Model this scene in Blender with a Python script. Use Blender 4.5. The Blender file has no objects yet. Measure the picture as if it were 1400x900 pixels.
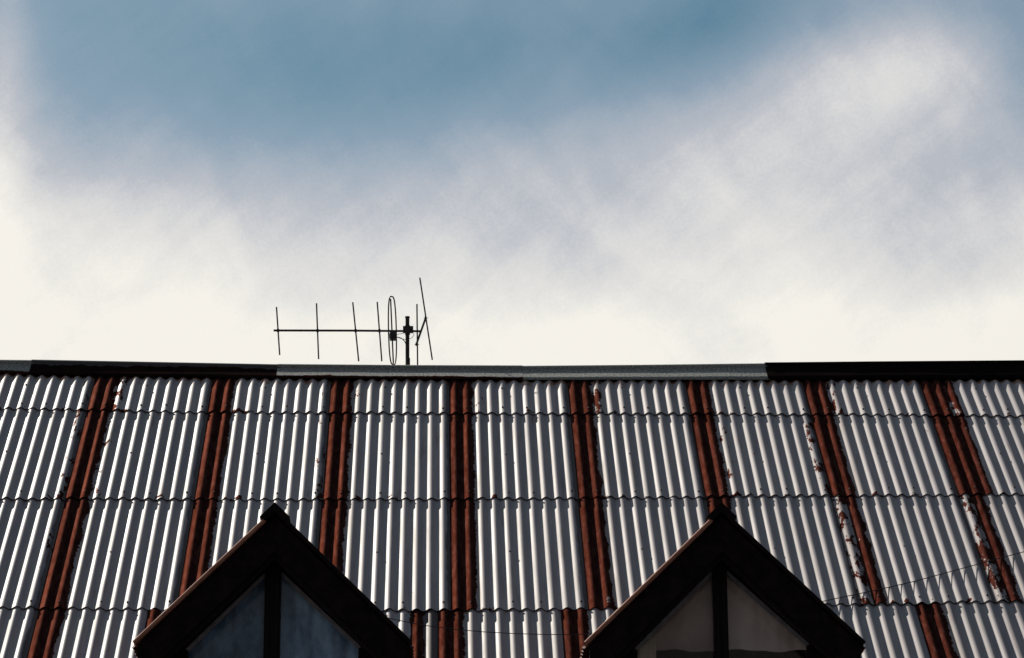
import bpy, math, random
from mathutils import Vector, Matrix
R = math.radians
random.seed(11)
sc = bpy.context.scene
col = sc.collection

# ------------------------------------------------------------------ camera
FPX, CAM_H = 4200.0, 1.6                     # focal length in pixels of the 1400 px photograph
YAW, PITCH, ROLL = R(1.52), R(18.7), R(-0.38)
fw = Vector((math.sin(YAW)*math.cos(PITCH), math.cos(YAW)*math.cos(PITCH), math.sin(PITCH)))
rt0 = Vector((math.cos(YAW), -math.sin(YAW), 0)); up0 = rt0.cross(fw)
rt = rt0*math.cos(ROLL) + up0*math.sin(ROLL); up = -rt0*math.sin(ROLL) + up0*math.cos(ROLL)
CAM = Vector((0, 0, CAM_H))
cd = bpy.data.cameras.new('camera'); cam = bpy.data.objects.new('camera', cd); col.objects.link(cam)
cd.sensor_width = 36; cd.lens = 36*FPX/1400; cd.clip_end = 6000; cd.clip_start = 0.1
m = Matrix((rt, up, -fw)).transposed().to_4x4(); m.translation = CAM
cam.matrix_world = m
sc.camera = cam
def ray(x, y): return (fw*FPX + rt*(x-700) + up*(450-y)).normalized()

# ------------------------------------------------------------------ sun, from behind the ridge and to the left
TH = R(42.3)                                  # roof pitch
ES = Vector((0, math.cos(TH), math.sin(TH))); EN = Vector((0, -math.sin(TH), math.cos(TH)))
sun_dir = (Vector((-3.73, 0, 0)) + ES*7.0 + EN*1.0).normalized()
SUN_EL = math.asin(sun_dir.z); SUN_AZ = math.atan2(sun_dir.x, sun_dir.y)
sl = bpy.data.lights.new('sun', 'SUN'); sl.energy = 4.0; sl.angle = R(0.53); sl.color = (1, .93, .82)
so = bpy.data.objects.new('sun', sl); col.objects.link(so)
so.rotation_euler = (-sun_dir).to_track_quat('-Z', 'Y').to_euler(); so.location = (-20, 30, 40)
sc.view_settings.view_transform = 'Standard'; sc.view_settings.look = 'None'
sc.view_settings.exposure = 0.8; sc.view_settings.gamma = 1.0
sc.view_settings.use_curve_mapping = False

# ------------------------------------------------------------------ sky: Nishita with cirrus
class NT:
    def __init__(s, tree): s.t = tree; s.n = tree.nodes; s.l = tree.links; s.n.clear()
    def add(s, typ, **kw):
        n = s.n.new(typ)
        for k, v in kw.items(): setattr(n, k, v)
        return n
    def put(s, sock, v):
        if hasattr(v, 'is_linked'): s.l.new(v, sock)
        elif v is not None: sock.default_value = v
    def math(s, op, a, b=None, c=None, clamp=False):
        n = s.add('ShaderNodeMath', operation=op); n.use_clamp = clamp
        s.put(n.inputs[0], a); s.put(n.inputs[1], b)
        if c is not None: s.put(n.inputs[2], c)
        return n.outputs[0]
    def noise(s, vec, scale, detail=3, rough=.55, dist=0):
        n = s.add('ShaderNodeTexNoise'); s.put(n.inputs['Vector'], vec)
        n.inputs['Scale'].default_value = scale; n.inputs['Detail'].default_value = detail
        n.inputs['Roughness'].default_value = rough; n.inputs['Distortion'].default_value = dist
        return n.outputs['Fac']
    def comb(s, x, y, z=0.0):
        n = s.add('ShaderNodeCombineXYZ'); s.put(n.inputs[0], x); s.put(n.inputs[1], y); s.put(n.inputs[2], z); return n.outputs[0]
    def rng(s, v, a, b, c=0.0, d=1.0, smooth=True):
        n = s.add('ShaderNodeMapRange'); n.interpolation_type = 'SMOOTHSTEP' if smooth else 'LINEAR'
        for i, x in enumerate((v, a, b, c, d)): s.put(n.inputs[i], x)
        return n.outputs[0]
    def mix(s, f, a, b, blend='MIX'):
        n = s.add('ShaderNodeMix', data_type='RGBA', blend_type=blend)
        s.put(n.inputs[0], f); s.put(n.inputs[6], a if hasattr(a, 'is_linked') else (*a, 1)); s.put(n.inputs[7], b if hasattr(b, 'is_linked') else (*b, 1))
        return n.outputs[2]

w = bpy.data.worlds.new('World'); sc.world = w; w.use_nodes = True
w.cycles.sampling_method = 'MANUAL'; w.cycles.sample_map_resolution = 512
T = NT(w.node_tree)
sky = T.add('ShaderNodeTexSky', sky_type='NISHITA'); sky.sun_disc = False
sky.sun_elevation = SUN_EL; sky.sun_rotation = SUN_AZ
sky.air_density = 1.0; sky.dust_density = 0.6; sky.ozone_density = 1.6
tc = T.add('ShaderNodeTexCoord'); sep = T.add('ShaderNodeSeparateXYZ'); T.l.new(tc.outputs['Generated'], sep.inputs[0])
az = T.math('MULTIPLY', T.math('ARCTAN2', sep.outputs[0], sep.outputs[1]), 57.2958)      # degrees
el = T.math('MULTIPLY', T.math('ARCSINE', sep.outputs[2]), 57.2958)
def azel(x, y):
    d = ray(x, y); return math.degrees(math.atan2(d.x, d.y)), math.degrees(math.asin(d.z))
PPD = FPX*math.radians(1)                      # photograph pixels per degree
# wispy warp, streaks running down to the right
sa = T.math('ADD', T.math('MULTIPLY', az, .80), T.math('MULTIPLY', el, .60))
sb = T.math('SUBTRACT', T.math('MULTIPLY', el, .80), T.math('MULTIPLY', az, .60))
n_big = T.noise(T.comb(az, el, 3.1), .16, 3, .5)
n_str = T.noise(T.comb(T.math('MULTIPLY', sa, .75), T.math('MULTIPLY', sb, .36), 1.7), .8, 4, .52, .8)
n_fine = T.noise(T.comb(T.math('MULTIPLY', sa, 1.0), T.math('MULTIPLY', sb, .45), 7.7), 2.6, 4, .6, .4)
def blob(x, y, rx, ry, rot, amp):
    a0, e0 = azel(x, y); c, s_ = math.cos(R(rot)), math.sin(R(rot))
    da = T.math('SUBTRACT', az, a0); de = T.math('SUBTRACT', el, e0)
    p = T.math('DIVIDE', T.math('ADD', T.math('MULTIPLY', da, c), T.math('MULTIPLY', de, s_)), rx/PPD)
    q = T.math('DIVIDE', T.math('SUBTRACT', T.math('MULTIPLY', de, c), T.math('MULTIPLY', da, s_)), ry/PPD)
    r2 = T.math('ADD', T.math('MULTIPLY', p, p), T.math('MULTIPLY', q, q))
    return T.math('MULTIPLY', T.math('EXPONENT', T.math('MULTIPLY', r2, -1.0)), amp)
cov = T.rng(el, azel(700, 40)[1], azel(700, 445)[1], .22, 1.0, smooth=False)       # veil thickens towards the horizon
cov = T.math('ADD', cov, T.math('MULTIPLY', T.math('SUBTRACT', n_big, .5), .25))
cov = T.math('ADD', cov, T.math('MULTIPLY', T.math('SUBTRACT', n_str, .5), .22))
cov = T.math('ADD', cov, T.math('MULTIPLY', T.math('SUBTRACT', n_fine, .5), .07))
for bl in [(1180, 105, 200, 105, 12, .38), (1270, 90, 90, 60, 0, .12), (0, 110, 55, 260, 0, .30), (350, 120, 190, 85, 10, -.20),
           (970, 25, 140, 70, 20, -.26), (640, 100, 260, 80, 5, -.22), (720, 235, 170, 60, -38, .08), (1390, 60, 50, 110, 10, -.08),
           (1000, 250, 280, 80, -30, .12), (800, 370, 150, 50, -25, -.07), (1230, 370, 220, 80, -15, -.14), (60, 300, 200, 100, -10, .12)]:
    cov = T.math('ADD', cov, blob(*bl))
n_mot = T.noise(T.comb(T.math('MULTIPLY', sb, 1.0), T.math('MULTIPLY', sa, .30), 4.4), .9, 5, .6, .4)   # faint bands across the blue
n_grn = T.noise(T.comb(az, el, 8.8), 16.0, 2, .7)
cov = T.math('ADD', cov, T.math('MULTIPLY', T.math('SUBTRACT', n_mot, .46), .25))
cov = T.math('ADD', cov, T.math('MULTIPLY', T.math('SUBTRACT', n_grn, .5), .09))
cloud = T.math('DIVIDE', T.math('SUBTRACT', cov, .10), .92)
# forward scattering: cloud is brighter towards the sun
dp = T.add('ShaderNodeVectorMath', operation='DOT_PRODUCT'); T.l.new(tc.outputs['Generated'], dp.inputs[0]); dp.inputs[1].default_value = sun_dir
phase = T.rng(dp.outputs['Value'], -.25, .74, .10, 1.0)
blue = T.mix(1.0, sky.outputs[0], (.118, .30, .285), 'MULTIPLY')
tint = T.add('ShaderNodeValToRGB'); T.l.new(cloud, tint.inputs[0])
cr = tint.color_ramp; cr.elements[0].position = .30; cr.elements[0].color = (.41, .475, .575, 1); cr.elements[1].position = 1.0; cr.elements[1].color = (.958, .928, .857, 1)
cr.elements.new(.62).color = (.58, .588, .635, 1); cr.elements.new(.82).color = (.76, .755, .745, 1)
CL = T.add('ShaderNodeVectorMath', operation='SCALE'); T.l.new(tint.outputs[0], CL.inputs[0]); T.put(CL.inputs['Scale'], T.math('MULTIPLY', phase, 5.5))
alpha = T.rng(cloud, -.42, .78, 0.02, 1, smooth=False)
below = T.rng(sep.outputs[2], -.02, .02, 0, 1)
skyc = T.mix(alpha, blue, CL.outputs[0])
skyc = T.mix(below, (.5, .5, .5), skyc)
bg = T.add('ShaderNodeBackground'); T.l.new(skyc, bg.inputs[0]); bg.inputs[1].default_value = 0.1
T.l.new(bg.outputs[0], T.add('ShaderNodeOutputWorld').inputs[0])

# ------------------------------------------------------------------ helpers
WLOC = {}
def tag(o, label=None, cat=None, group=None, kind=None):
    for k, v in (('label', label), ('category', cat), ('group', group), ('kind', kind)):
        if v: o[k] = v
    return o
def link(o, loc, parent=None):
    loc = Vector(loc); col.objects.link(o); WLOC[o.name] = loc
    if parent is not None:
        o.parent = parent; o.location = loc - WLOC[parent.name]
    else: o.location = loc
    return o
def mesh_obj(name, verts, faces, mat, parent=None, loc=(0, 0, 0), smooth=False, uvs=None):
    """verts are world positions; the object's origin goes to loc"""
    loc = Vector(loc); me = bpy.data.meshes.new(name)
    me.from_pydata([tuple(Vector(v)-loc) for v in verts], [], faces)
    if uvs:
        uv = me.uv_layers.new(name='UVMap')
        for lp in me.loops: uv.data[lp.index].uv = uvs[lp.vertex_index]
    if smooth: me.shade_smooth()
    me.materials.append(mat); me.update()
    return link(bpy.data.objects.new(name, me), loc, parent)
def empty(name, loc, parent=None):
    o = bpy.data.objects.new(name, None); o.empty_display_size = .2
    return link(o, loc, parent)
class MB:
    def __init__(s): s.v = []; s.f = []
    def add(s, vs, fs):
        b = len(s.v); s.v += [Vector(v) for v in vs]; s.f += [[i+b for i in f] for f in fs]; return s
    def prism(s, poly, vec):                   # poly: list of points, extruded by vec
        n = len(poly); vec = Vector(vec); p = [Vector(q) for q in poly]
        return s.add(p+[q+vec for q in p], [list(range(n))[::-1], list(range(n, 2*n))]+[[i, (i+1) % n, n+(i+1) % n, n+i] for i in range(n)])
    def box(s, x0, x1, y0, y1, z0, z1):
        return s.prism([(x0, y0, z0), (x1, y0, z0), (x1, y0, z1), (x0, y0, z1)], (0, y1-y0, 0))
    def tube(s, pts, r, seg=8, cap=True, radii=None, closed=False):
        pts = [Vector(p) for p in pts]; n = len(pts); vs = []; fs = []; ref = None
        for i, p in enumerate(pts):
            if closed: d = (pts[(i+1) % n]-pts[i-1]).normalized()
            else: d = (pts[min(i+1, n-1)]-pts[max(i-1, 0)]).normalized()
            if ref is None: ref = Vector((0, 1, 0)) if abs(d.y) < .9 else Vector((1, 0, 0))
            a = (ref - d*ref.dot(d)).normalized(); b = d.cross(a); ref = a
            rr = radii[i] if radii else r
            for k in range(seg):
                t = 2*math.pi*k/seg; vs.append(p + (a*math.cos(t)+b*math.sin(t))*rr)
        for i in range(n if closed else n-1):
            for k in range(seg):
                j = (i+1) % n
                fs.append([i*seg+k, i*seg+(k+1) % seg, j*seg+(k+1) % seg, j*seg+k])
        if cap and not closed: fs += [list(range(seg))[::-1], [(n-1)*seg+k for k in range(seg)]]
        return s.add(vs, fs)
    def build(s, name, mat, parent=None, loc=None, smooth=False):
        if loc is None: loc = WLOC[parent.name] if parent else (0, 0, 0)
        o = mesh_obj(name, s.v, s.f, mat, parent, loc, smooth)
        if smooth: o.data.set_sharp_from_angle(angle=R(40))
        return o

# ------------------------------------------------------------------ materials
def material(name):
    m = bpy.data.materials.new(name); m.use_nodes = True; t = NT(m.node_tree)
    b = t.add('ShaderNodeBsdfPrincipled'); o = t.add('ShaderNodeOutputMaterial'); t.l.new(b.outputs[0], o.inputs[0])
    return m, t, b
def simple(name, c0, c1, rough=.6, scale=6, metallic=0.0, stretch=(1, 1, 1), bump=0.0, spec=.4):
    m, t, b = material(name); tc = t.add('ShaderNodeTexCoord'); mp = t.add('ShaderNodeMapping')
    t.l.new(tc.outputs['Object'], mp.inputs[0]); mp.inputs['Scale'].default_value = stretch
    n = t.noise(mp.outputs[0], scale, 5, .6)
    f = t.rng(n, .3, .7)
    t.l.new(t.mix(f, c0, c1), b.inputs['Base Color'])
    t.put(b.inputs['Roughness'], t.rng(n, .3, .7, max(rough-.1, 0), min(rough+.1, 1)))
    b.inputs['Metallic'].default_value = metallic; b.inputs['Specular IOR Level'].default_value = spec
    if bump:
        bp = t.add('ShaderNodeBump'); bp.inputs['Strength'].default_value = bump; bp.inputs['Distance'].default_value = .003
        t.l.new(n, bp.inputs['Height']); t.l.new(bp.outputs[0], b.inputs['Normal'])
    return m
RUST_A, RUST_B, RUST_C = (.018, .0058, .0052), (.090, .037, .031), (.044, .0160, .0138)
def sheet_material():
    m, t, b = material('painted_corrugated_iron')
    uvn = t.add('ShaderNodeUVMap', uv_map='UVMap'); sp = t.add('ShaderNodeSeparateXYZ'); t.l.new(uvn.outputs[0], sp.inputs[0])
    u, v = sp.outputs[0], sp.outputs[1]
    def prop(n): return t.add('ShaderNodeAttribute', attribute_type='OBJECT', attribute_name=n).outputs['Fac']
    r0, r1, r2, rr, ru, seed, top = (prop(n) for n in ('rust_first', 'rust_second', 'rust_third', 'rust_patch', 'rust_patch_at', 'seed', 'top_row'))
    sd = t.math('MULTIPLY', seed, 17.3)
    # ragged edge: coarse waves and a fine comb of drips
    wob = t.math('MULTIPLY', t.math('SUBTRACT', t.noise(t.comb(t.math('MULTIPLY', u, .6), t.math('MULTIPLY', v, 3.0), sd), 1.6, 2), .5), .75)
    comb = t.math('MULTIPLY', t.math('SUBTRACT', t.noise(t.comb(t.math('MULTIPLY', u, .5), t.math('MULTIPLY', v, 34.0), sd), 1.6, 2), .5), .42)
    ue = t.math('ADD', u, t.math('ADD', wob, comb))
    pn = t.rng(t.noise(t.comb(t.math('MULTIPLY', u, .9), t.math('MULTIPLY', v, 3.6), sd), 1.7, 5, .68), .26, .74, 0.02, .98, smooth=False)
    # strength of rust in each corrugation counted from the lap
    st0 = t.math('MULTIPLY', r0, t.math('LESS_THAN', u, 1.0))
    st1 = t.math('MULTIPLY', t.math('MULTIPLY', r1, t.math('GREATER_THAN', u, .9999)), t.math('LESS_THAN', ue, 1.93))
    st2 = t.math('MULTIPLY', t.math('MULTIPLY', r2, t.math('GREATER_THAN', ue, 1.75)), t.math('LESS_THAN', ue, 2.75))
    stp = t.math('MULTIPLY', t.math('MULTIPLY', rr, t.math('GREATER_THAN', ue, ru)), t.math('LESS_THAN', ue, t.math('ADD', ru, 1.0)))
    st = t.math('MAXIMUM', t.math('MAXIMUM', st0, st1), t.math('MAXIMUM', st2, stp))
    mask = t.rng(t.math('SUBTRACT', st, pn), -.015, .015)
    # short rust at cut ends
    endn = t.rng(t.noise(t.comb(t.math('MULTIPLY', u, 1.0), t.math('MULTIPLY', v, 8.0), t.math('ADD', sd, 5.0)), 1.3, 3), .35, .75)
    endb = t.math('GREATER_THAN', t.math('SUBTRACT', t.math('MULTIPLY', endn, .07), .022), v)
    fade = t.rng(u, 1.5, 5.0, 1.0, .45)
    endb = t.math('MULTIPLY', endb, t.math('GREATER_THAN', t.math('MULTIPLY', endn, fade), .36))
    mask = t.math('MAXIMUM', t.math('MAXIMUM', mask, endb), t.math('LESS_THAN', v, .0004))
    # specks
    spk = t.noise(t.comb(t.math('MULTIPLY', u, 2.2), t.math('MULTIPLY', v, 24.0), t.math('ADD', sd, 9.0)), 1.5, 3, .6)
    mask = t.math('MAXIMUM', mask, t.rng(spk, .742, .76))
    # paint / zinc
    g = t.noise(t.comb(t.math('MULTIPLY', u, 1.4), t.math('MULTIPLY', v, .7), t.math('ADD', sd, 2.0)), 2.2, 5, .62)
    g2 = t.noise(t.comb(t.math('MULTIPLY', u, 3.0), t.math('MULTIPLY', v, 45.0), sd), 2.0, 3, .6)
    paint = t.mix(t.rng(g, .28, .72), (.272, .238, .262), (.392, .356, .352))
    paint = t.mix(t.rng(g2, .35, .7, 0, .35), paint, (.30, .28, .26))
    grime = t.noise(t.comb(t.math('MULTIPLY', u, 1.1), t.math('MULTIPLY', v, 1.3), t.math('ADD', sd, 31.0)), 1.9, 4, .6)
    paint = t.mix(t.rng(grime, .56, .74, 0, .55), paint, (.17, .13, .12))
    tone = t.add('ShaderNodeVectorMath', operation='SCALE'); t.l.new(paint, tone.inputs[0])
    t.put(tone.inputs['Scale'], t.math('ADD', .92, t.math('MULTIPLY', t.math('FRACT', t.math('MULTIPLY', seed, 3.7)), .16)))   # each sheet aged a little differently
    paint = tone.outputs[0]
    # stain bleeding from the rust
    near = t.math('MULTIPLY', t.rng(u, 2.0, 3.2, .5, 0), t.math('LESS_THAN', u, 4.0))
    paint = t.mix(t.math('MULTIPLY', near, t.rng(g, .35, .6)), paint, (.20, .145, .12))
    # the old iron under the neighbouring lap has weathered dark
    lapd = t.rng(t.math('ADD', u, t.math('MULTIPLY', wob, .6)), 9.62, 9.80, 0, .8)
    paint = t.mix(lapd, paint, (.035, .018, .016))
    # tan rust blooming at the cut top ends under the ridge cap
    tipm = t.math('GREATER_THAN', v, t.math('SUBTRACT', top, t.math('MULTIPLY', t.rng(endn, .25, .9, 0, 1), .075)))
    paint = t.mix(t.math('MULTIPLY', tipm, .7), paint, (.27, .12, .06))
    rn = t.noise(t.comb(t.math('MULTIPLY', u, 1.5), t.math('MULTIPLY', v, 4.0), t.math('ADD', sd, 3.0)), 2.4, 6, .65)
    ramp = t.add('ShaderNodeValToRGB'); t.l.new(rn, ramp.inputs[0]); c = ramp.color_ramp
    c.elements[0].position = .3; c.elements[0].color = (*RUST_A, 1); c.elements[1].position = .72; c.elements[1].color = (*RUST_B, 1)
    c.elements.new(.5).color = (*RUST_C, 1)
    t.l.new(t.mix(mask, paint, ramp.outputs[0]), b.inputs['Base Color'])
    t.put(b.inputs['Roughness'], t.math('ADD', t.math('MULTIPLY', mask, .18), t.rng(g, .3, .7, .50, .62)))
    t.put(b.inputs['Specular IOR Level'], t.math('MULTIPLY', t.math('SUBTRACT', 1.0, mask), .13))
    t.put(b.inputs['Metallic'], t.math('MULTIPLY', mask, .5))          # iron oxide scale: a reddish sheen
    t.l.new(t.mix(mask, (1, 1, 1), (.74, .53, .49)), b.inputs['Specular Tint'])
    bp = t.add('ShaderNodeBump'); bp.inputs['Strength'].default_value = .35; bp.inputs['Distance'].default_value = .0015
    t.put(bp.inputs['Height'], t.math('ADD', t.math('MULTIPLY', mask, -.6), t.math('ADD', t.math('MULTIPLY', rn, mask), t.math('MULTIPLY', g2, .12))))
    t.l.new(bp.outputs[0], b.inputs['Normal'])
    return m
def cap_material(name, grey0, grey1, rust_from, rust_to, cover):
    """UV: u metres along the ridge, v from 0 at the hem to 1 at the top of the roll"""
    m, t, b = material(name)
    uvn = t.add('ShaderNodeUVMap', uv_map='UVMap'); sp = t.add('ShaderNodeSeparateXYZ'); t.l.new(uvn.outputs[0], sp.inputs[0])
    u, v = sp.outputs[0], sp.outputs[1]
    n = t.noise(t.comb(u, t.math('MULTIPLY', v, .3)), 8, 6, .7); fine = t.noise(t.comb(u, t.math('MULTIPLY', v, .25)), 70, 3, .6)
    edge = t.math('ADD', t.math('MULTIPLY', t.math('SUBTRACT', n, .5), .45), cover)
    edge = t.math('ADD', edge, t.math('MULTIPLY', t.math('SUBTRACT', fine, .5), .06))
    mask = t.rng(t.math('SUBTRACT', edge, v), -.015, .015)
    mask = t.math('MAXIMUM', mask, t.rng(t.noise(t.comb(u, v), 9, 4, .7), .66, .70))
    gr = t.mix(t.rng(fine, .3, .7), grey0, grey1)
    ru = t.mix(t.rng(n, .3, .7), rust_from, rust_to)
    t.l.new(t.mix(mask, gr, ru), b.inputs['Base Color'])
    t.put(b.inputs['Roughness'], t.math('ADD', t.math('MULTIPLY', mask, .25), .55))
    t.put(b.inputs['Specular IOR Level'], t.math('MULTIPLY', t.math('SUBTRACT', 1.0, mask), .12))
    bp = t.add('ShaderNodeBump'); bp.inputs['Strength'].default_value = .4; bp.inputs['Distance'].default_value = .002
    t.l.new(fine, bp.inputs['Height']); t.l.new(bp.outputs[0], b.inputs['Normal'])
    return m
M_SHEET = sheet_material()
M_CAP_GREY = cap_material('galvanised_ridge_cap', (.10, .096, .095), (.36, .35, .325), (.022, .010, .008), (.05, .02, .015), .20)
M_CAP_PLAIN = cap_material('clean_galvanised_ridge_cap', (.11, .108, .103), (.38, .375, .345), (.06, .025, .02), (.10, .04, .03), -.22)
M_CAP_DARK = cap_material('dark_rusted_ridge_cap', (.05, .048, .05), (.09, .085, .085), (.008, .0055, .006), (.020, .010, .009), .62)
M_CAP_BLACK = cap_material('black_weathered_ridge_cap', (.010, .008, .009), (.018, .014, .014), (.006, .0045, .005), (.012, .008, .008), .9)
M_NAIL = simple('rusty_nail_head', (.02, .012, .01), (.05, .025, .018), .8, 40)
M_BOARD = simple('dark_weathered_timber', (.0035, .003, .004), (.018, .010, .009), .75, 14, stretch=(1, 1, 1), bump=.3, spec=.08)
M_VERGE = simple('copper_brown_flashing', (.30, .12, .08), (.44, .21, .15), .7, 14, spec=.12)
M_DSHEET = simple('dark_rusted_dormer_iron', (.05, .02, .015), (.13, .045, .03), .8, 7, spec=.2)
M_BEAD = simple('grey_glazing_bead', (.16, .15, .17), (.26, .245, .27), .6, 20)
M_MULL = simple('dark_window_timber', (.006, .0045, .005), (.018, .012, .011), .6, 12, stretch=(3, 3, .6), bump=.3, spec=.15)
M_DECK = simple('dark_roof_boards', (.02, .014, .011), (.05, .034, .026), .9, 5)
M_WALL = simple('weathered_house_wall', (.22, .19, .16), (.34, .30, .26), .85, 3, bump=.3)
M_ANT = simple('blackened_aluminium_antenna', (.02, .02, .022), (.05, .048, .05), .6, 30, metallic=.3)
M_MAST = simple('dark_steel_mast', (.018, .017, .018), (.045, .04, .038), .65, 18, metallic=.2)
M_PLASTIC = simple('black_plastic', (.012, .012, .013), (.025, .024, .024), .5, 20)
M_GROUND = simple('asphalt_yard', (.045, .042, .043), (.075, .069, .068), .95, .35, bump=.2)
M_BLUEREFL = simple('painted_blue_sky_reflection', (.12, .24, .44), (.42, .64, .90), .9, 7, stretch=(1.4, 1, .7))  # sky reflection of the left panes, put into this colour
M_BROWNREFL = simple('painted_brown_reflection', (.62, .50, .48), (.86, .72, .69), .9, 3, stretch=(1, 1, .6))  # warm reflection of the right panes, put into this colour
M_PALEREFL = simple('painted_pale_reflection', (.85, .74, .62), (.94, .86, .76), .9, 4, stretch=(3, 1, .5))  # bright part of the right panes' reflection, painted as pale colour
def glass():
    m = bpy.data.materials.new('window_glass'); m.use_nodes = True; t = NT(m.node_tree)
    o = t.add('ShaderNodeOutputMaterial'); fr = t.add('ShaderNodeFresnel'); fr.inputs[0].default_value = 1.7
    gl = t.add('ShaderNodeBsdfGlossy'); gl.inputs['Roughness'].default_value = .02; tr = t.add('ShaderNodeBsdfTransparent'); tr.inputs[0].default_value = (.95, .955, .96, 1)
    tcn = t.add('ShaderNodeTexCoord'); n = t.noise(tcn.outputs['Object'], 2.2, 2)
    bp = t.add('ShaderNodeBump'); bp.inputs['Strength'].default_value = .12; bp.inputs['Distance'].default_value = .01
    t.l.new(n, bp.inputs['Height']); t.l.new(bp.outputs[0], gl.inputs['Normal'])
    mx = t.add('ShaderNodeMixShader'); t.put(mx.inputs[0], fr.outputs[0]); t.l.new(tr.outputs[0], mx.inputs[1]); t.l.new(gl.outputs[0], mx.inputs[2])
    df = t.add('ShaderNodeBsdfDiffuse'); df.inputs[0].default_value = (.25, .24, .23, 1)      # film of dust
    mx2 = t.add('ShaderNodeMixShader'); t.put(mx2.inputs[0], t.rng(t.noise(tcn.outputs['Object'], 5, 5, .7), .35, .75, .02, .16))
    t.l.new(mx.outputs[0], mx2.inputs[1]); t.l.new(df.outputs[0], mx2.inputs[2]); t.l.new(mx2.outputs[0], o.inputs[0])
    return m
M_GLASS = glass()

# ------------------------------------------------------------------ roof frame of reference
YR, ZR = 19.10, 6.21 + CAM_H
P0 = Vector((0, YR, ZR)); X0, PT, DEP = -2.18, .0762, .018     # lap of stripe 0, corrugation pitch and depth
def rp(x, s, n=0.0): return P0 + Vector((x, 0, 0)) + ES*s + EN*n
def on_roof(px, py, n=0.0):
    d = ray(px, py); t = ((P0+EN*n-CAM).dot(EN))/d.dot(EN); q = CAM + d*t
    return q.x, (q-P0).dot(ES)
def on_y(px, py, Y):
    d = ray(px, py); return CAM + d*((Y-CAM.y)/d.y)
def curve(points):                              # seam drawn through photo points -> s as a function of X
    pts = sorted(on_roof(*p) for p in points)
    def f(x):
        if x <= pts[0][0]: return pts[0][1]
        if x >= pts[-1][0]: return pts[-1][1]
        for (a, sa_), (b_, sb_) in zip(pts, pts[1:]):
            if a <= x <= b_:
                t = (x-a)/(b_-a); return sa_ + (sb_-sa_)*t
    return f
HEM = curve([(0, 514), (45, 517), (350, 521.5), (700, 524), (1050, 524), (1400, 523)])
SEAM = [None, curve([(0, 562), (350, 567.5), (600, 569), (870, 569.5), (1050, 570), (1400, 572)]),
        curve([(0, 685), (350, 687), (700, 685), (1050, 682), (1400, 679)]),
        curve([(0, 835), (350, 838), (700, 837.5), (1250, 829), (1400, 825)]),
        lambda x: -4.58, lambda x: -5.80]

# ------------------------------------------------------------------ ground
G = 2500
g = mesh_obj('ground', [(-G, -G, 0), (G, -G, 0), (G, G, 0), (-G, G, 0)], [[0, 1, 2, 3]], M_GROUND); g['kind'] = 'structure'

# ------------------------------------------------------------------ house
house = empty('house', (0.9, 17.0, 0)); tag(house, 'house with steep white and rust striped corrugated iron roof and two gabled dormers', 'house')
XL, XR = X0 - 3*.762 - .1, X0 + 12*.762 + .1
dk = .022
yE, zE = rp(0, -5.72, -dk).y, rp(0, -5.72, -dk).z
yT, zT = rp(0, -.02, -dk).y, rp(0, -.02, -dk).z
yB = 2*YR - yE
# solid roof body: boards under the sheets with two slopes
roof = MB().prism([(XL, yE, zE), (XL, yT, zT), (XL, 2*YR-yT, zT), (XL, yB, zE)], (XR-XL, 0, 0)).build('roof', M_DECK, house)
MB().box(XL+.3, XR-.3, yE+.35, yB-.35, 0, zE-.002).build('wall', M_WALL, house)
MB().box(XL, XR, yE-.03, yE-.003, zE-.2, zE-.01).build('eave_board', M_BOARD, house)
def prof(u): return DEP*.5*(1-math.cos(2*math.pi*u))          # valley at whole numbers, crest at halves
SEG = 16
def sheet(row, i0, i1, props, name='roof_sheet', lift=None):
    """one corrugated sheet from corrugation i0 to i1, counted from stripe 0, in the given row"""
    xl = X0 - .17*PT + i0*PT + random.uniform(-.05, .05)*PT*(row > 0)
    n_u = i1 - i0 + .14; nu = int(round(n_u*SEG)); nv = 6
    lift = random.uniform(.0080, .0102) if lift is None else lift
    skew = random.uniform(-.0008, .0008); wph = random.uniform(0, 6.28); wamp = random.uniform(.0002, .0006)
    vs, uv, fs = [], [], []
    bot = SEAM[row]; topf = (lambda x: HEM(x) + .012) if row == 1 else (lambda x: SEAM[row-1](x) + .13)
    jit = [1+random.uniform(-.07, .05) for _ in range(16)]
    edge_j = [random.uniform(-.004, .004) for _ in range(4)]
    for j in range(nv+3):
        for i in range(nu+1):
            u = i/SEG; x = xl + u*PT; s1 = topf(x); s0 = bot(x) + edge_j[0] + edge_j[1]*u/n_u + .0035*math.sin(u*1.3+wph)
            jj = max(j-2, 0); t = jj/nv; s = s0 + (s1-s0)*t
            n = prof(u)*jit[int(u)] + .0036*(1-u/n_u) + lift*(1-t)**1.6 + wamp*math.sin(u*.9+wph)*(1-t) + skew*(u/n_u-.5)*(1-t)
            n += .0005*math.sin(u*.55+wph*2+t*5)
            if j == 0: n -= .0035; s += .0006        # turned edge: thickness of the iron at the lap
            vs.append(rp(x, s, n)); uv.append((u, s-s0 if j > 1 else 0.0))
    for j in [0]+list(range(2, nv+2)):
        for i in range(nu):
            a = j*(nu+1)+i; fs.append([a, a+1, a+nu+2, a+nu+1])
    o = mesh_obj(name, vs, fs, M_SHEET, roof, rp(xl, bot(xl), 0), True, uv)
    for k, v in zip(('rust_first', 'rust_second', 'rust_third', 'rust_patch', 'rust_patch_at'), props): o[k] = float(v)
    o['seed'] = random.uniform(0, 10); o['top_row'] = HEM(xl+.38) - bot(xl+.38) if row == 1 else 99.0
    return xl, n_u, lift
D = (1, 1, .12, .15, 9.2)
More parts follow.
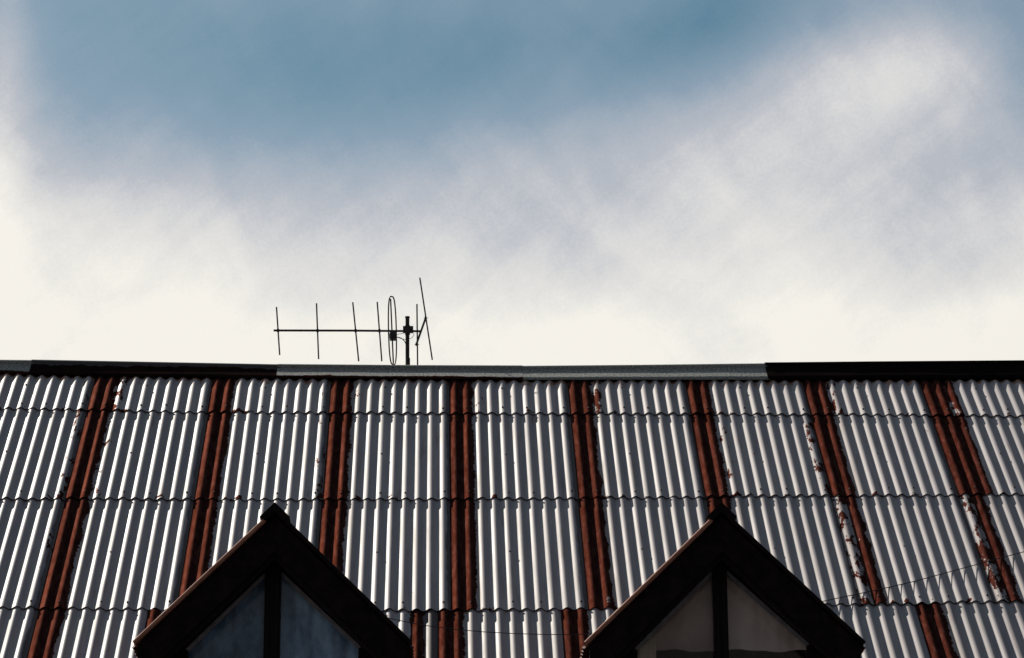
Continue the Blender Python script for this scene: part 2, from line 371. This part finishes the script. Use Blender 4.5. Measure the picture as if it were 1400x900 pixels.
P = {1: {0: (1, 1, .52, 0, 9), 1: (1, 1, .1, .2, 9.3), 2: (1, 1, .25, .1, 9.3), 3: (1, 1, .34, .1, 9.3), 4: (1, 1, .5, .1, 9.3), 5: (1, 1, .3, .1, 9.3), 6: (1, .85, .5, .15, 9.3), 7: (1, 1, .62, 0, 9)},
     2: {-1: (1, 1, .1, .42, 9.2), 0: (1, 1, .30, 0, 9), 1: (1, 1, .12, .34, 9.3), 2: (1, 1, 0, .1, 9.3), 3: (1, 1, 0, 0, 9), 4: (1, .86, .1, 0, 9), 5: (1, 1, .30, .42, 9.2), 6: (1, .9, 0, .15, 9.2), 7: (1, 1, .8, 0, 9)},
     3: {0: (1, 1, .05, 0, 9), 1: (1, 1, 0, 0, 9), 2: (1, 1, 0, 0, 9), 3: (1, .95, 0, 0, 9), 4: (1, .82, 0, 0, 9), 5: (1, 1, 0, 0, 9), 6: (.47, .82, .1, 0, 9), 7: (.50, .95, 0, 0, 9)}}
nails = []
def nail_row(row, i0, i1, lift):
    # nail heads driven through crests: near the lap and half-way up
    cr = [c for c in range(i0, i1) if (c-i0) % 10 in (1, 4, 6, 9)]
    for c in cr:
        x = X0 - .17*PT + (c+.5)*PT; b = SEAM[row](x)
        nails.append((x+random.uniform(-.006, .006), b + .065 + random.uniform(-.012, .012), DEP+.001+lift))
        if (c-i0) % 10 in (4,):
            t = (SEAM[row-1](x) if row > 1 else 0); nails.append((x+random.uniform(-.008, .008), (b+t)/2 + random.uniform(-.01, .01), DEP+.003))
for row in (1, 2, 3):
    for i in range(-3, 12):
        pr = P[row].get(i) or (1, random.uniform(.85, 1), random.uniform(0, .4), random.uniform(0, .3), 9.2)
        _, _, lf = sheet(row, i*10, i*10+10, pr); nail_row(row, i*10, i*10+10, lf)
starts4 = [-30, -20, -10, 0, 8, 18, 29, 38, 46, 55, 64, 74, 84, 94, 104, 112, 120]
P4 = {0: (1, 1, .1, 0, 9), 8: (1, .2, 0, 0, 9), 18: (1, .9, 0, 1, 9.0), 29: (1, 1, .1, 0, 9), 38: (1, 1, .1, 0, 9), 46: (.0, .2, 0, 0, 7), 55: (.8, .5, 0, 0, 9), 64: (1, .88, 0, 0, 9), 74: (.15, .1, 0, 0, 9)}
for a, b in zip(starts4, starts4[1:]):
    _, _, lf = sheet(4, a, b, P4.get(a) or (1, .9, .2, .1, 9)); nail_row(4, a, b, lf)
for i in range(-3, 12):
    _, _, lf = sheet(5, i*10, i*10+10, (1, random.uniform(.8, 1), random.uniform(0, .4), .2, 9.2)); nail_row(5, i*10, i*10+10, lf)
nb = MB()
for (x, s, n) in nails:
    r = .0062; k = 7
    ring = lambda rr, nn: [rp(x+rr*math.cos(2*math.pi*q/k), s+rr*math.sin(2*math.pi*q/k), n+nn) for q in range(k)]
    nb.add(ring(r, -.004)+ring(r, .003)+ring(r*.55, .006), [[q, (q+1) % k, k+(q+1) % k, k+q] for q in range(k)]+[[k+q, k+(q+1) % k, 2*k+(q+1) % k, 2*k+q] for q in range(k)]+[list(range(2*k, 3*k))])
o = nb.build('nail_heads', M_NAIL, roof); o['kind'] = 'stuff'
# back slope, one ribbed sheet per bay
for i in range(-3, 12, 3):
    vs, fs = [], []; x0_ = X0+i*.762+.01
    for j, s in enumerate((-.05, -5.8)):
        for k in range(30*4+1):
            x = x0_ + k*PT/4; p = rp(x, s, prof(k/4)); vs.append(Vector((p.x, 2*YR-p.y, p.z)))
    nk = 30*4+1
    mesh_obj('back_roof_sheet', vs, [[k, nk+k, nk+k+1, k+1] for k in range(nk-1)], M_DSHEET, roof, (x0_, YR+.1, ZR), True)

# ------------------------------------------------------------------ ridge caps
RIDGE = sorted((lambda q: (q.x, q.z))(on_y(px, py, YR)) for px, py in [(-300, 490), (0, 492.5), (45, 493), (200, 496), (380, 499.5), (560, 501), (712, 501.5), (880, 500), (1045, 498), (1200, 496.5), (1400, 495), (1700, 493)])
def ridge_z(x):
    if x <= RIDGE[0][0]: return RIDGE[0][1]
    for (a, za), (b_, zb) in zip(RIDGE, RIDGE[1:]):
        if a <= x <= b_: return za + (zb-za)*(x-a)/(b_-a)
    return RIDGE[-1][1]
def ridge_cap(px0, px1, mat, dn, label, x0=None, x1=None, seedu=0.0, droop=0.0):
    x0 = on_y(px0, 498, YR).x if x0 is None else x0; x1 = on_y(px1, 498, YR).x if x1 is None else x1
    ns = max(6, int((x1-x0)/.06)); vs, uv, fs = [], [], []
    for i in range(ns+1):
        x = x0 + (x1-x0)*i/ns; zt = ridge_z(x) + dn; hem = HEM(x)
        wav = .003*math.sin(x*9+seedu) + .0025*math.sin(x*23+seedu*2)
        a = rp(x, hem-droop, DEP+.0062+dn*.4+wav*.3); T_ = Vector((x, YR, zt)); h = a - T_
        pr = [a - EN*.0015 + ES*.001, a]
        wg = T_ + Vector((0, -.047, -.038)); pr += [a.lerp(wg, .36)-EN*.003, a.lerp(wg, .74)-EN*.004, wg]
        for dy, dz in ((-.049, -.030), (-.046, -.018), (-.037, -.008), (-.022, -.002)): pr.append(T_ + Vector((0, dy, dz)))
        for dy, dz in ((0, 0), (.018, -.002), (.045, -.014), (.068, -.038), (.085, -.07), (.16, -.135), (.235, -.205)):
            pr.append(T_ + Vector((0, dy, dz)))
        nk = len(pr)
        for k, p in enumerate(pr): vs.append(p); uv.append((x-x0+seedu*3, (0, 0, .22, .48, .64, .72, .80, .88, .95)[k] if k < 9 else 1.0))
    for i in range(ns):
        for k in range(nk-1):
            a_ = i*nk+k; fs.append([a_, a_+nk, a_+nk+1, a_+1])
    o = mesh_obj('ridge_cap', vs, fs, mat, roof, (x0, YR, ZR), True, uv); o['label'] = label
    return o
ridge_cap(0, 47, M_CAP_GREY, -.002, 'dull grey ridge cap piece', x0=XL, seedu=1.0)
ridge_cap(44, 384, M_CAP_DARK, .0015, 'dark rusted ridge cap piece', seedu=2.3)
ridge_cap(380, 714, M_CAP_GREY, .004, 'grey ridge cap piece with a rusty hem', seedu=.4)
ridge_cap(711, 1048, M_CAP_PLAIN, .001, 'plain grey ridge cap piece', seedu=4.1)
ridge_cap(1045, 1400, M_CAP_BLACK, .007, 'black ridge cap piece', x1=XR, seedu=5.0)

# ------------------------------------------------------------------ dormers
TANR = math.tan(TH)
def dormer(px_c, half_px, py_apex, py_eave, painted_reflection, label, YF=15.2):
    A = on_y(px_c, py_apex, YF); L = on_y(px_c-half_px, py_eave, YF); Rr = on_y(px_c+half_px, py_eave, YF)
    cx, W, H = A.x, (Rr.x-L.x)/2, A.z - (L.z+Rr.z)/2
    za, ze = A.z, A.z-H; k = H/W; ln = math.hypot(H, W)
    zroof = lambda y: ZR - (YR-y)*TANR                 # main roof surface
    yroof = lambda z: YR - (ZR-z)/TANR
    d = empty('dormer', (cx, YF, zroof(YF)), house); d['label'] = label
    YW = YF + .17                                       # wall behind the overhanging verge
    bw = .135*ln/W                                      # barge board depth measured vertically
    th = .022
    for s in (-1, 1):
        nrm = Vector((s*H/ln, 0, W/ln)); dn_ = Vector((s*W/ln, 0, -H/ln))
        # barge board, foot cut plumb
        poly = [(cx, YF, za-.03), (cx+s*(W-.02), YF, ze-.03+.02*k), (cx+s*(W-.02), YF, ze-.03-bw*.55), (cx+s*(W-.10), YF, ze-.03-bw+.10*k*.95), (cx, YF, za-.03-bw)]
        MB().prism(poly, (0, .03, 0)).build('barge_board', M_BOARD, d)
        # inner moulding under the barge board
        poly = [(cx, YF+.035, za-.03-bw+.035), (cx+s*(W-.12), YF+.035, ze-.03-bw+.035+.12*k), (cx+s*(W-.12), YF+.035, ze-.03-bw-.03+.12*k), (cx, YF+.035, za-.06-bw)]
        MB().prism(poly, (0, .025, 0)).build('inner_moulding', M_MULL, d)
        # soffit boards between barge board and wall
        p0 = Vector((cx, YF+.061, za-.05)); p1 = p0 + dn_*(ln-.06)
        MB().prism([p0, p1, p1-nrm*.02, p0-nrm*.02], (0, YW-YF-.07, 0)).build('soffit', M_BOARD, d)
        # verge flashing: a narrow angle along the slope edge
        q0 = Vector((cx, YF-.012, za)) - nrm*.012; q1 = q0 + dn_*(ln+.004); q0 = q0 + dn_*.075
        vf = MB().prism([q0+Vector((0, .006, 0)), q1+Vector((0, .006, 0)), q1+nrm*.014+Vector((0, .006, 0)), q0+nrm*.014+Vector((0, .006, 0))], (0, .08, 0))
        vf.tube([q0+nrm*.008, q1+nrm*.008], .0115, 12).build('verge_flashing', M_VERGE if s < 0 else M_BOARD, d, smooth=True)  # same flashing both sides; right one coloured dark to imitate its shade
        # corrugated slope, ribs running down to the eave, cut where it meets the main roof
        vs, fs = [], []; y0 = YF + .03; nrib = 10; yend = yroof(za)+.02; ny = int((yend-y0)/PT*nrib); cnt = 0
        for i in range(ny+1):
            y = y0 + i*PT/nrib; n = .016*.5*(1-math.cos(2*math.pi*i/nrib)) - .016
            dm = max(.02, min(ln+.02, (za-zroof(y))*ln/H + .04))
            for t in (0, .5, 1): vs.append(Vector((cx, y, za)) + dn_*dm*t + nrm*(n+.004))
        fs = [[i*3+t, i*3+t+1, (i+1)*3+t+1, (i+1)*3+t] for i in range(ny) for t in (0, 1)]
        mesh_obj('dormer_roof_sheet', vs, fs, M_DSHEET, d, (cx, YF, za), True)
        # cheek wall between dormer eave and main roof
        xw = cx + s*(W-.11); zt = ze+.06*k
        MB().prism([(xw, YW+.004, zt), (xw, yroof(zt)+.05, zt), (xw, YW+.004, zroof(YW)-.02)], (-s*.05, 0, 0)).build('cheek_wall', M_BOARD, d)
    # ridge capping of the dormer, a folded angle
    capw = .108
    for s in (-1, 1):
        nrm = Vector((s*H/ln, 0, W/ln)); dn_ = Vector((s*W/ln, 0, -H/ln))
        p = Vector((cx, YF-.03, za)) + Vector((0, 0, .034))
        poly = [p, p+dn_*capw, p+dn_*capw-nrm*.004+dn_*.0, p+dn_*(capw-.006)-nrm*.034, p-Vector((0, 0, .05))]
        MB().prism(poly, (0, yroof(za)+.08-YF, 0)).build('ridge_capping', M_BOARD, d)
    return d, cx, W, H, za, ze, YW, zroof
def window(d, cx, W, za, ze, YW, zroof, pl, pr, painted_reflection):
    """pl / pr: photo points of each pane (top at mullion, outer corner); gable wall built round them"""
    YG = YW + .05
    tl, ol = (on_y(*p, YG) for p in pl); tr_, orr = (on_y(*p, YG) for p in pr)
    zs = zroof(YW)+.22                                  # sill height
    xm0, xm1 = tl.x, tr_.x; k_ = (tl.z-ol.z)/(tl.x-ol.x); kr = (tr_.z-orr.z)/(orr.x-tr_.x)
    zin = za-.06
    kk = (za-ze)/W
    for s, t_, o_ in ((-1, tl, ol), (1, tr_, orr)):
        xo = cx+s*(W-.115)
        # sloping wall board over the pane, side post, apron below
        zt0 = za-.06; zt1 = za-.06-kk*(W-.115)
        zc = t_.z + (t_.x-cx)*s*(k_ if s < 0 else kr)*1.0
        MB().prism([(cx+s*.001, YW, zt0), (xo, YW, zt1), (o_.x, YW, o_.z), (t_.x, YW, t_.z), (cx+s*.001, YW, t_.z)], (0, .05, 0)).build('gable_board', M_BOARD, d)
        MB().prism([(xo, YW, zt1-.0), (xo, YW, zs), (o_.x, YW, zs), (o_.x, YW, o_.z)], (0, .05, 0)).build('side_post', M_BOARD, d)
        MB().box(min(xo-s*.004, xo+s*.022), max(xo-s*.004, xo+s*.022), YW-.012, YW-.001, zs, zt1-.02).build('corner_trim', M_MULL, d)
        # glazing bead along the slope and down the side
        bw = .018
        dirv = (o_-t_).normalized(); per = Vector((-dirv.z, 0, dirv.x)); per = per if per.z < 0 else -per
        MB().prism([t_, o_, o_+per*bw+dirv*-.004, t_+per*bw], (0, -.022, 0)).build('glazing_bead', M_BEAD, d)
        MB().prism([o_+Vector((0, 0, 0)), (o_.x, YG, zs), (o_.x-s*.010, YG, zs), o_+per*bw-dirv*.004], (0, -.018, 0)).build('glazing_bead', M_MULL, d)
        # pane
        YP = YG+.006
        poly = [(t_.x, YP, t_.z), (o_.x, YP, o_.z), (o_.x, YP, zs), (t_.x, YP, zs)]
        mesh_obj('pane', poly, [[0, 1, 2, 3]], M_GLASS, d, (t_.x, YP, zs))
    # mullion: post with two narrow fillets
    mb = MB().box(xm0, xm1, YW-.004, YW+.05, zs, max(tl.z, tr_.z)+.02)
    mb.box(xm0+.012, xm0+.026, YW-.016, YW-.0045, zs, tl.z-.02).box(xm1-.026, xm1-.012, YW-.016, YW-.0045, zs, tl.z-.02)
    mb.build('mullion', M_MULL, d)
    MB().box(ol.x-.02, orr.x+.02, YW-.05, YW+.05, zs-.05, zs-.002).build('window_sill', M_BOARD, d)
    MB().box(cx-W+.115, cx+W-.115, YW, YW+.05, zroof(YW)-.05, zs-.053).build('apron', M_BOARD, d)
    # cloth added behind the panes, its colour stands in for reflections
    def reflection_sheet(name, mat, xa, xb, depth, z0, amp, wl, ztop=None, wave=0.0):
        vs, fs = [], []; n = 60
        for i in range(n+1):
            x = xa + (xb-xa)*i/n; y = YG + depth + amp*math.sin(2*math.pi*(x-xa)/wl) + amp*.5*math.sin(2*math.pi*(x-xa)/(wl*.37)+1)
            zt = za-.10-kk*abs(x-cx) if ztop is None else min(ztop, za-.10-kk*abs(x-cx))
            vs += [Vector((x, y, z0 + wave*(math.sin(x*17)+.6*math.sin(x*41+1)))), Vector((x, y+.01, zt))]
        fs = [[2*i, 2*i+2, 2*i+3, 2*i+1] for i in range(n)]
        mesh_obj(name, vs, fs, mat, d, (xa, YG, z0), True)
    reflection_sheet('painted_reflection', painted_reflection, ol.x-.01, orr.x+.01, .03, zs if painted_reflection is M_BLUEREFL else on_y(985, 888, YG).z, .010 if painted_reflection is M_BLUEREFL else .004, .16, None, 0 if painted_reflection is M_BLUEREFL else .006)
    if painted_reflection is M_BROWNREFL:
        reflection_sheet('painted_pale_reflection', M_PALEREFL, ol.x-.01, on_y(897, 880, YG).x, .014, zs, .005, .07)
a = dormer(376, 189, 697.5, 878, None, 'dormer with blue grey sky reflection painted behind its panes')
window(a[0], a[1], a[2], a[4], a[5], a[6], a[7], ((363, 784), (254, 889)), ((385, 783), (494, 886)), M_BLUEREFL)
b = dormer(986, 190.5, 697.5, 879, None, 'dormer with brown reflection painted behind its panes')
window(b[0], b[1], b[2], b[4], b[5], b[6], b[7], ((973, 781), (867, 888)), ((992, 780), (1106, 882)), M_BROWNREFL)

# ------------------------------------------------------------------ television antenna
YA = YR + .60
def ap(px, py, dy=0.0): return on_y(px, py, YA+dy)
mast_top = ap(557, 434); zb = ZR - (YA-YR)*TANR
ant = empty('television_antenna', (mast_top.x, YA, zb))
tag(ant, 'dark television antenna with upright rods on a short mast behind the ridge', 'antenna')
mb = MB().tube([(mast_top.x+.006, YA, zb-.01), (mast_top.x+.004, YA, zb+.3), mast_top], .0135, 12)
mb.tube([mast_top-Vector((0, 0, .004)), mast_top+Vector((0, 0, .004))], .0165, 12)
mb.tube([(mast_top.x+.004, YA, ap(557, 490).z-.15), (mast_top.x+.004, YA, ap(557, 490).z)], .0155, 12)
mb.build('mast', M_MAST, ant, smooth=True)
MB().tube([(mast_top.x+.006, YA, zb-.02), (mast_top.x+.006, YA, zb+.05)], .03, 12).build('mast_foot', M_MAST, ant, smooth=True)
dyb = -.022
MB().tube([ap(374, 452, dyb), ap(480, 452.2, dyb), ap(575, 453, dyb)], .0078, 8).build('boom', M_ANT, ant, smooth=True)
for (p, q) in (((378, 420), (382.4, 485.5)), ((432.7, 415), (435.6, 491)), ((482.3, 413.5), (490.4, 494)), ((515.7, 413), (522, 494))):
    e0, e1 = ap(*p, dyb-.003), ap(*q, dyb-.003)
    rod = MB().tube([e0, e1], .0051, 8).build('director_rod', M_ANT, ant, smooth=True)
    xm = e0.lerp(e1, .5); zc = ap(450, 452.2, dyb).z; t = (zc-e0.z)/(e1.z-e0.z); c = e0.lerp(e1, t)
    MB().box(c.x-.008, c.x+.008, c.y-.006, c.y+.012, c.z-.009, c.z+.009).build('clip', M_PLASTIC, rod)
# folded dipole: a flattened loop and a middle rod
top, botm = ap(535.5, 405.5, dyb), ap(537.5, 498.5, dyb); loop = []
hw = .026; n = 10; up_v = (top-botm).normalized(); side = Vector((1, 0, 0)); hh = (top-botm).length/2; ctr = top.lerp(botm, .5)
for k in range(40):
    t = 2*math.pi*k/40; cxx, sxx = math.cos(t), math.sin(t)
    loop.append(ctr + side*(hw*math.copysign(abs(cxx)**.55, cxx)) + up_v*(hh*math.copysign(abs(sxx)**.9, sxx)) + Vector((0, .03*cxx, 0)))
MB().tube(loop, .0048, 8, closed=True).build('folded_dipole', M_ANT, ant, smooth=True)
MB().tube([ap(534, 409, dyb-.01), ap(537.8, 497, dyb-.01)], .0051, 8).build('dipole_rod', M_ANT, ant, smooth=True)
j0, j1 = ap(533, 454.5, dyb), ap(541.5, 465, dyb)
bx = MB().box(j0.x, j1.x, YA+dyb-.03, YA+dyb+.02, j1.z, j0.z).build('junction_box', M_PLASTIC, ant)
MB().box(j0.x-.006, j0.x-.001, YA+dyb-.015, YA+dyb+.005, j1.z+.012, j0.z-.012).build('box_gland', M_PLASTIC, bx)
# clamp on the mast
c0, c1 = ap(551, 448), ap(565, 456.5)
cl = MB().box(c0.x, c1.x, YA-.034, YA-.010, c1.z, c0.z).box(c0.x+.014, c1.x-.022, YA-.038, YA+.018, c1.z-.004, c0.z+.004).build('mast_clamp', M_ANT, ant)
for dx in (.012, .05):
    MB().tube([(c0.x+dx, YA-.045, c0.z-.02), (c0.x+dx, YA+.025, c0.z-.02)], .004, 6).build('clamp_bolt', M_ANT, cl)
# reflector bar and its two rods
b0, b1 = ap(582.2, 434, dyb+.0), ap(568.8, 472, dyb+.0)
MB().tube([b0, b1], .0075, 8).build('reflector_bar', M_ANT, ant, smooth=True)
for (p, q, hub) in (((574, 380), (591, 492), (582, 435)), ((570, 416), (571, 503), (569.5, 471))):
    rod = MB().tube([ap(*p, dyb-.01), ap(*q, dyb-.01)], .0051, 8).build('reflector_rod', M_ANT, ant, smooth=True)
    h = ap(*hub, dyb-.006)
    MB().box(h.x-.007, h.x+.007, h.y-.012, h.y+.012, h.z-.008, h.z+.008).tube([h-Vector((.014, 0, 0)), h+Vector((.018, 0, 0))], .0022, 6).build('rod_clip', M_PLASTIC, rod)
def arc(pts, dy, r, name):
    P_ = [ap(*p, dy) for p in pts]; out = []
    for i in range(len(P_)-1):
        p0, p1, p2, p3 = P_[max(i-1, 0)], P_[i], P_[i+1], P_[min(i+2, len(P_)-1)]
        for t in (0, .25, .5, .75):
            out.append(.5*((2*p1)+(p2-p0)*t+(2*p0-5*p1+4*p2-p3)*t*t+(3*p1-p0-3*p2+p3)*t**3))
    out.append(P_[-1]); MB().tube(out, r, 6).build(name, M_PLASTIC, ant, smooth=True)
arc([(541, 461), (547, 462), (552, 465.5), (555, 471), (556, 480), (556.5, 500)], -.03, .0032, 'lead_cable')
arc([(541, 458), (547, 456.6), (553, 455.5)], -.045, .0018, 'tie_wire')
arc([(545, 462), (552, 464), (559, 463.5), (564, 461), (566, 457), (564.5, 455)], -.046, .0018, 'tie_wire')

# ------------------------------------------------------------------ cables over the roof
def cable(pts, nrm, r, label):
    q = []
    for i, (px, py) in enumerate(pts):
        n = nrm[i] if isinstance(nrm, list) else nrm
        x, s = on_roof(px, py, n); q.append(rp(x, s, n))
    o = MB().tube(q, r, 6).build('cable', M_PLASTIC, None, loc=q[0], smooth=True)
    tag(o, label, 'cable')
cable([(470, 826), (500, 836), (530, 845), (560, 851.5), (590, 856.5), (620, 860.5), (660, 864), (700, 866.3), (740, 867.5), (780, 867.8), (815, 867), (850, 864)],
      [.16]*12, .0022, 'thin dark cable sagging across the roof between the two dormers')
cable([(1085, 832), (1110, 825.5), (1150, 817), (1200, 806.5), (1250, 795), (1300, 781.5), (1350, 768), (1400, 754.5), (1450, 741), (1500, 727)],
      [.032, .031, .0295, .0285, .028, .028, .0285, .029, .029, .029], .0026, 'thin dark cable lying over the sheets beside the dormer with the painted brown reflection')
